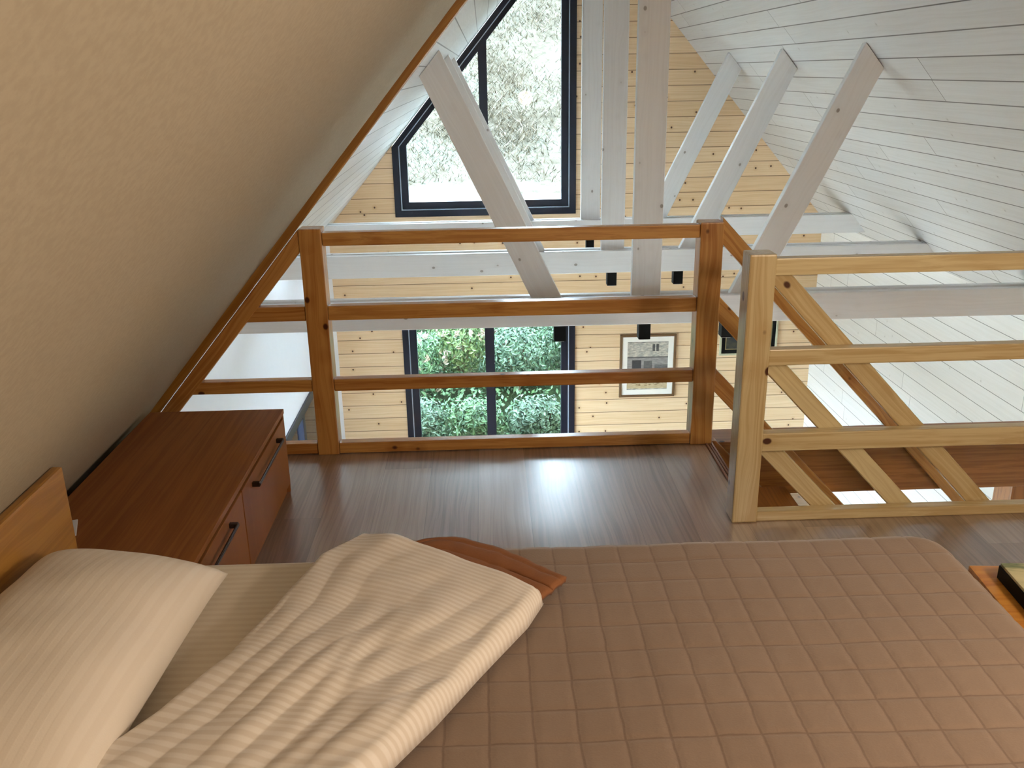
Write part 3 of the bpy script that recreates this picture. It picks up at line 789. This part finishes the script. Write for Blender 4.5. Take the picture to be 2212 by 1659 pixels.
def shrub(x, y, rx, rz, mat, n, label, flowers=0, seed=0):
    rng = random.Random(seed); z0 = ground_z(y)
    r = thing('shrub', (x, y, z0), label, 'shrub', 'green shrubs outside the lower window')
    V, F = [], []; VP, FP = [], []
    def leaf(V, F, c, size, nrm):
        t1 = nrm.orthogonal().normalized(); t1.rotate(Matrix.Rotation(rng.uniform(0, 6.28), 3, nrm)); t2 = nrm.cross(t1)
        b = len(V); L = size; w = size*0.42
        for p in (c-t1*L*0.5, c+t2*w*0.5+nrm*0.12*L, c+t1*L*0.5, c-t2*w*0.5+nrm*0.12*L): V.append(tuple(p))
        F.append((b, b+1, b+2, b+3))
    for k in range(n):
        d = Vector((rng.gauss(0, 1), rng.gauss(0, 1), rng.gauss(0, 1))).normalized(); q = rng.uniform(0.55, 1.0)
        q *= 0.85+0.35*mnoise.noise(d*2.5+Vector((seed, 0, 0)))
        c = Vector((d.x*rx*q, d.y*rx*q*0.8, rz+d.z*rz*q))
        nrm = (d+Vector((rng.uniform(-.8, .8), rng.uniform(-.8, .4), rng.uniform(-.2, 1.0)))).normalized()
        leaf(V, F, c, rng.uniform(0.035, 0.085), nrm)
        if flowers and k % 40 == 0 and d.y < 0.2:
            for m in range(5): leaf(VP, FP, c+d*0.05+Vector((rng.uniform(-.03, .03), rng.uniform(-.03, .03), rng.uniform(-.03, .03))), 0.07, (d+Vector((rng.uniform(-.6, .6), -0.4, rng.uniform(-.6, .6)))).normalized())
    def mk(nm, V, F, mat):
        me = bpy.data.meshes.new(nm); me.from_pydata(V, [], F); me.materials.append(MAT[mat])
        o = bpy.data.objects.new(nm, me); COL.objects.link(o); o.parent = r
        return o
    mk('foliage', V, F, mat)['kind'] = 'stuff'
    if VP: mk('blossom', VP, FP, 'petal')['kind'] = 'stuff'
    bm = bmesh.new()
    for k in range(5):
        a = k*1.3; bmesh.ops.create_cone(bm, segments=6, radius1=0.015, radius2=0.006, depth=rz*1.4, cap_ends=True,
            matrix=Matrix.Translation((0.1*math.cos(a), 0.1*math.sin(a), rz*0.68)) @ Matrix.Rotation(0.25, 4, Vector((-math.sin(a), math.cos(a), 0))))
    link('stems', bm, 'stem', r, Matrix.Translation((x, y, z0)))
def ground_cover():
    rng = random.Random(11); V = []; F = []
    for k in range(14000):
        x = rng.uniform(-5, 3.5); y = rng.uniform(9.5, 13.2); z = ground_z(y)+rng.uniform(0.02, 0.28)
        nrm = Vector((rng.uniform(-.7, .7), rng.uniform(-1, .2), rng.uniform(.2, 1))).normalized()
        t1 = nrm.orthogonal().normalized(); t1.rotate(Matrix.Rotation(rng.uniform(0, 6.28), 3, nrm)); t2 = nrm.cross(t1)
        c = Vector((x, y, z)); L = rng.uniform(0.04, 0.09); b = len(V)
        for p in (c-t1*L*0.5, c+t2*L*0.25, c+t1*L*0.5, c-t2*L*0.25): V.append(tuple(p))
        F.append((b, b+1, b+2, b+3))
    me = bpy.data.meshes.new('ground_cover'); me.from_pydata(V, [], F); me.materials.append(MAT['leaf_a'])
    o = bpy.data.objects.new('ground_cover', me); COL.objects.link(o)
    o.parent = hillside; o['kind'] = 'stuff'; o['label'] = 'low green ground cover growing between the shrubs outside'
ground_cover()
SH = [(-1.9, 10.6, 0.55, 0.55, 'leaf_a', 'leafy shrub with cream blossom outside the left pane of the lower window', 1),
      (-1.25, 10.9, 0.55, 0.60, 'leaf_c', 'pale green shrub outside the left pane beside the mullion', 1),
      (-0.55, 10.7, 0.50, 0.50, 'leaf_b', 'blue-green shrub low in the right pane of the lower window', 0),
      (0.15, 10.9, 0.55, 0.60, 'leaf_b', 'blue-green shrub at the right edge of the lower window', 0),
      (-2.7, 11.0, 0.60, 0.65, 'leaf_a', 'mid green shrub beyond the left edge of the lower window', 0),
      (0.9, 11.0, 0.60, 0.60, 'leaf_a', 'mid green shrub hidden past the right edge of the lower window', 0)]
SH2 = [(-2.2, 12.1, 0.65, 0.6, 'leaf_a'), (-1.4, 12.2, 0.65, 0.62, 'leaf_a'), (-0.65, 12.1, 0.6, 0.6, 'leaf_c'), (0.05, 12.2, 0.65, 0.62, 'leaf_a'), (0.8, 12.3, 0.6, 0.6, 'leaf_b'),
       (-1.75, 9.75, 0.42, 0.36, 'leaf_b'), (-1.05, 9.8, 0.40, 0.34, 'leaf_a'), (-0.35, 9.75, 0.42, 0.36, 'leaf_b'), (0.3, 9.8, 0.4, 0.36, 'leaf_a')]
for k, (x, y, rx, rz, m, lab, fl) in enumerate(SH): shrub(x, y, rx, rz, m, 2600, lab, fl, k+1)
order = ('leftmost', 'second from left', 'middle', 'second from right', 'rightmost')
order4 = ('leftmost', 'second from left', 'second from right', 'rightmost')
for k, (x, y, rx, rz, m) in enumerate(SH2):
    lab = f'bushy green shrub up the slope, {order[k]} of the five in the back row' if y > 11 else f'low leafy shrub close to the house, {order4[k-5]} of four below the window'
    shrub(x, y, rx, rz, m, 2200, lab, 0, 30+k)
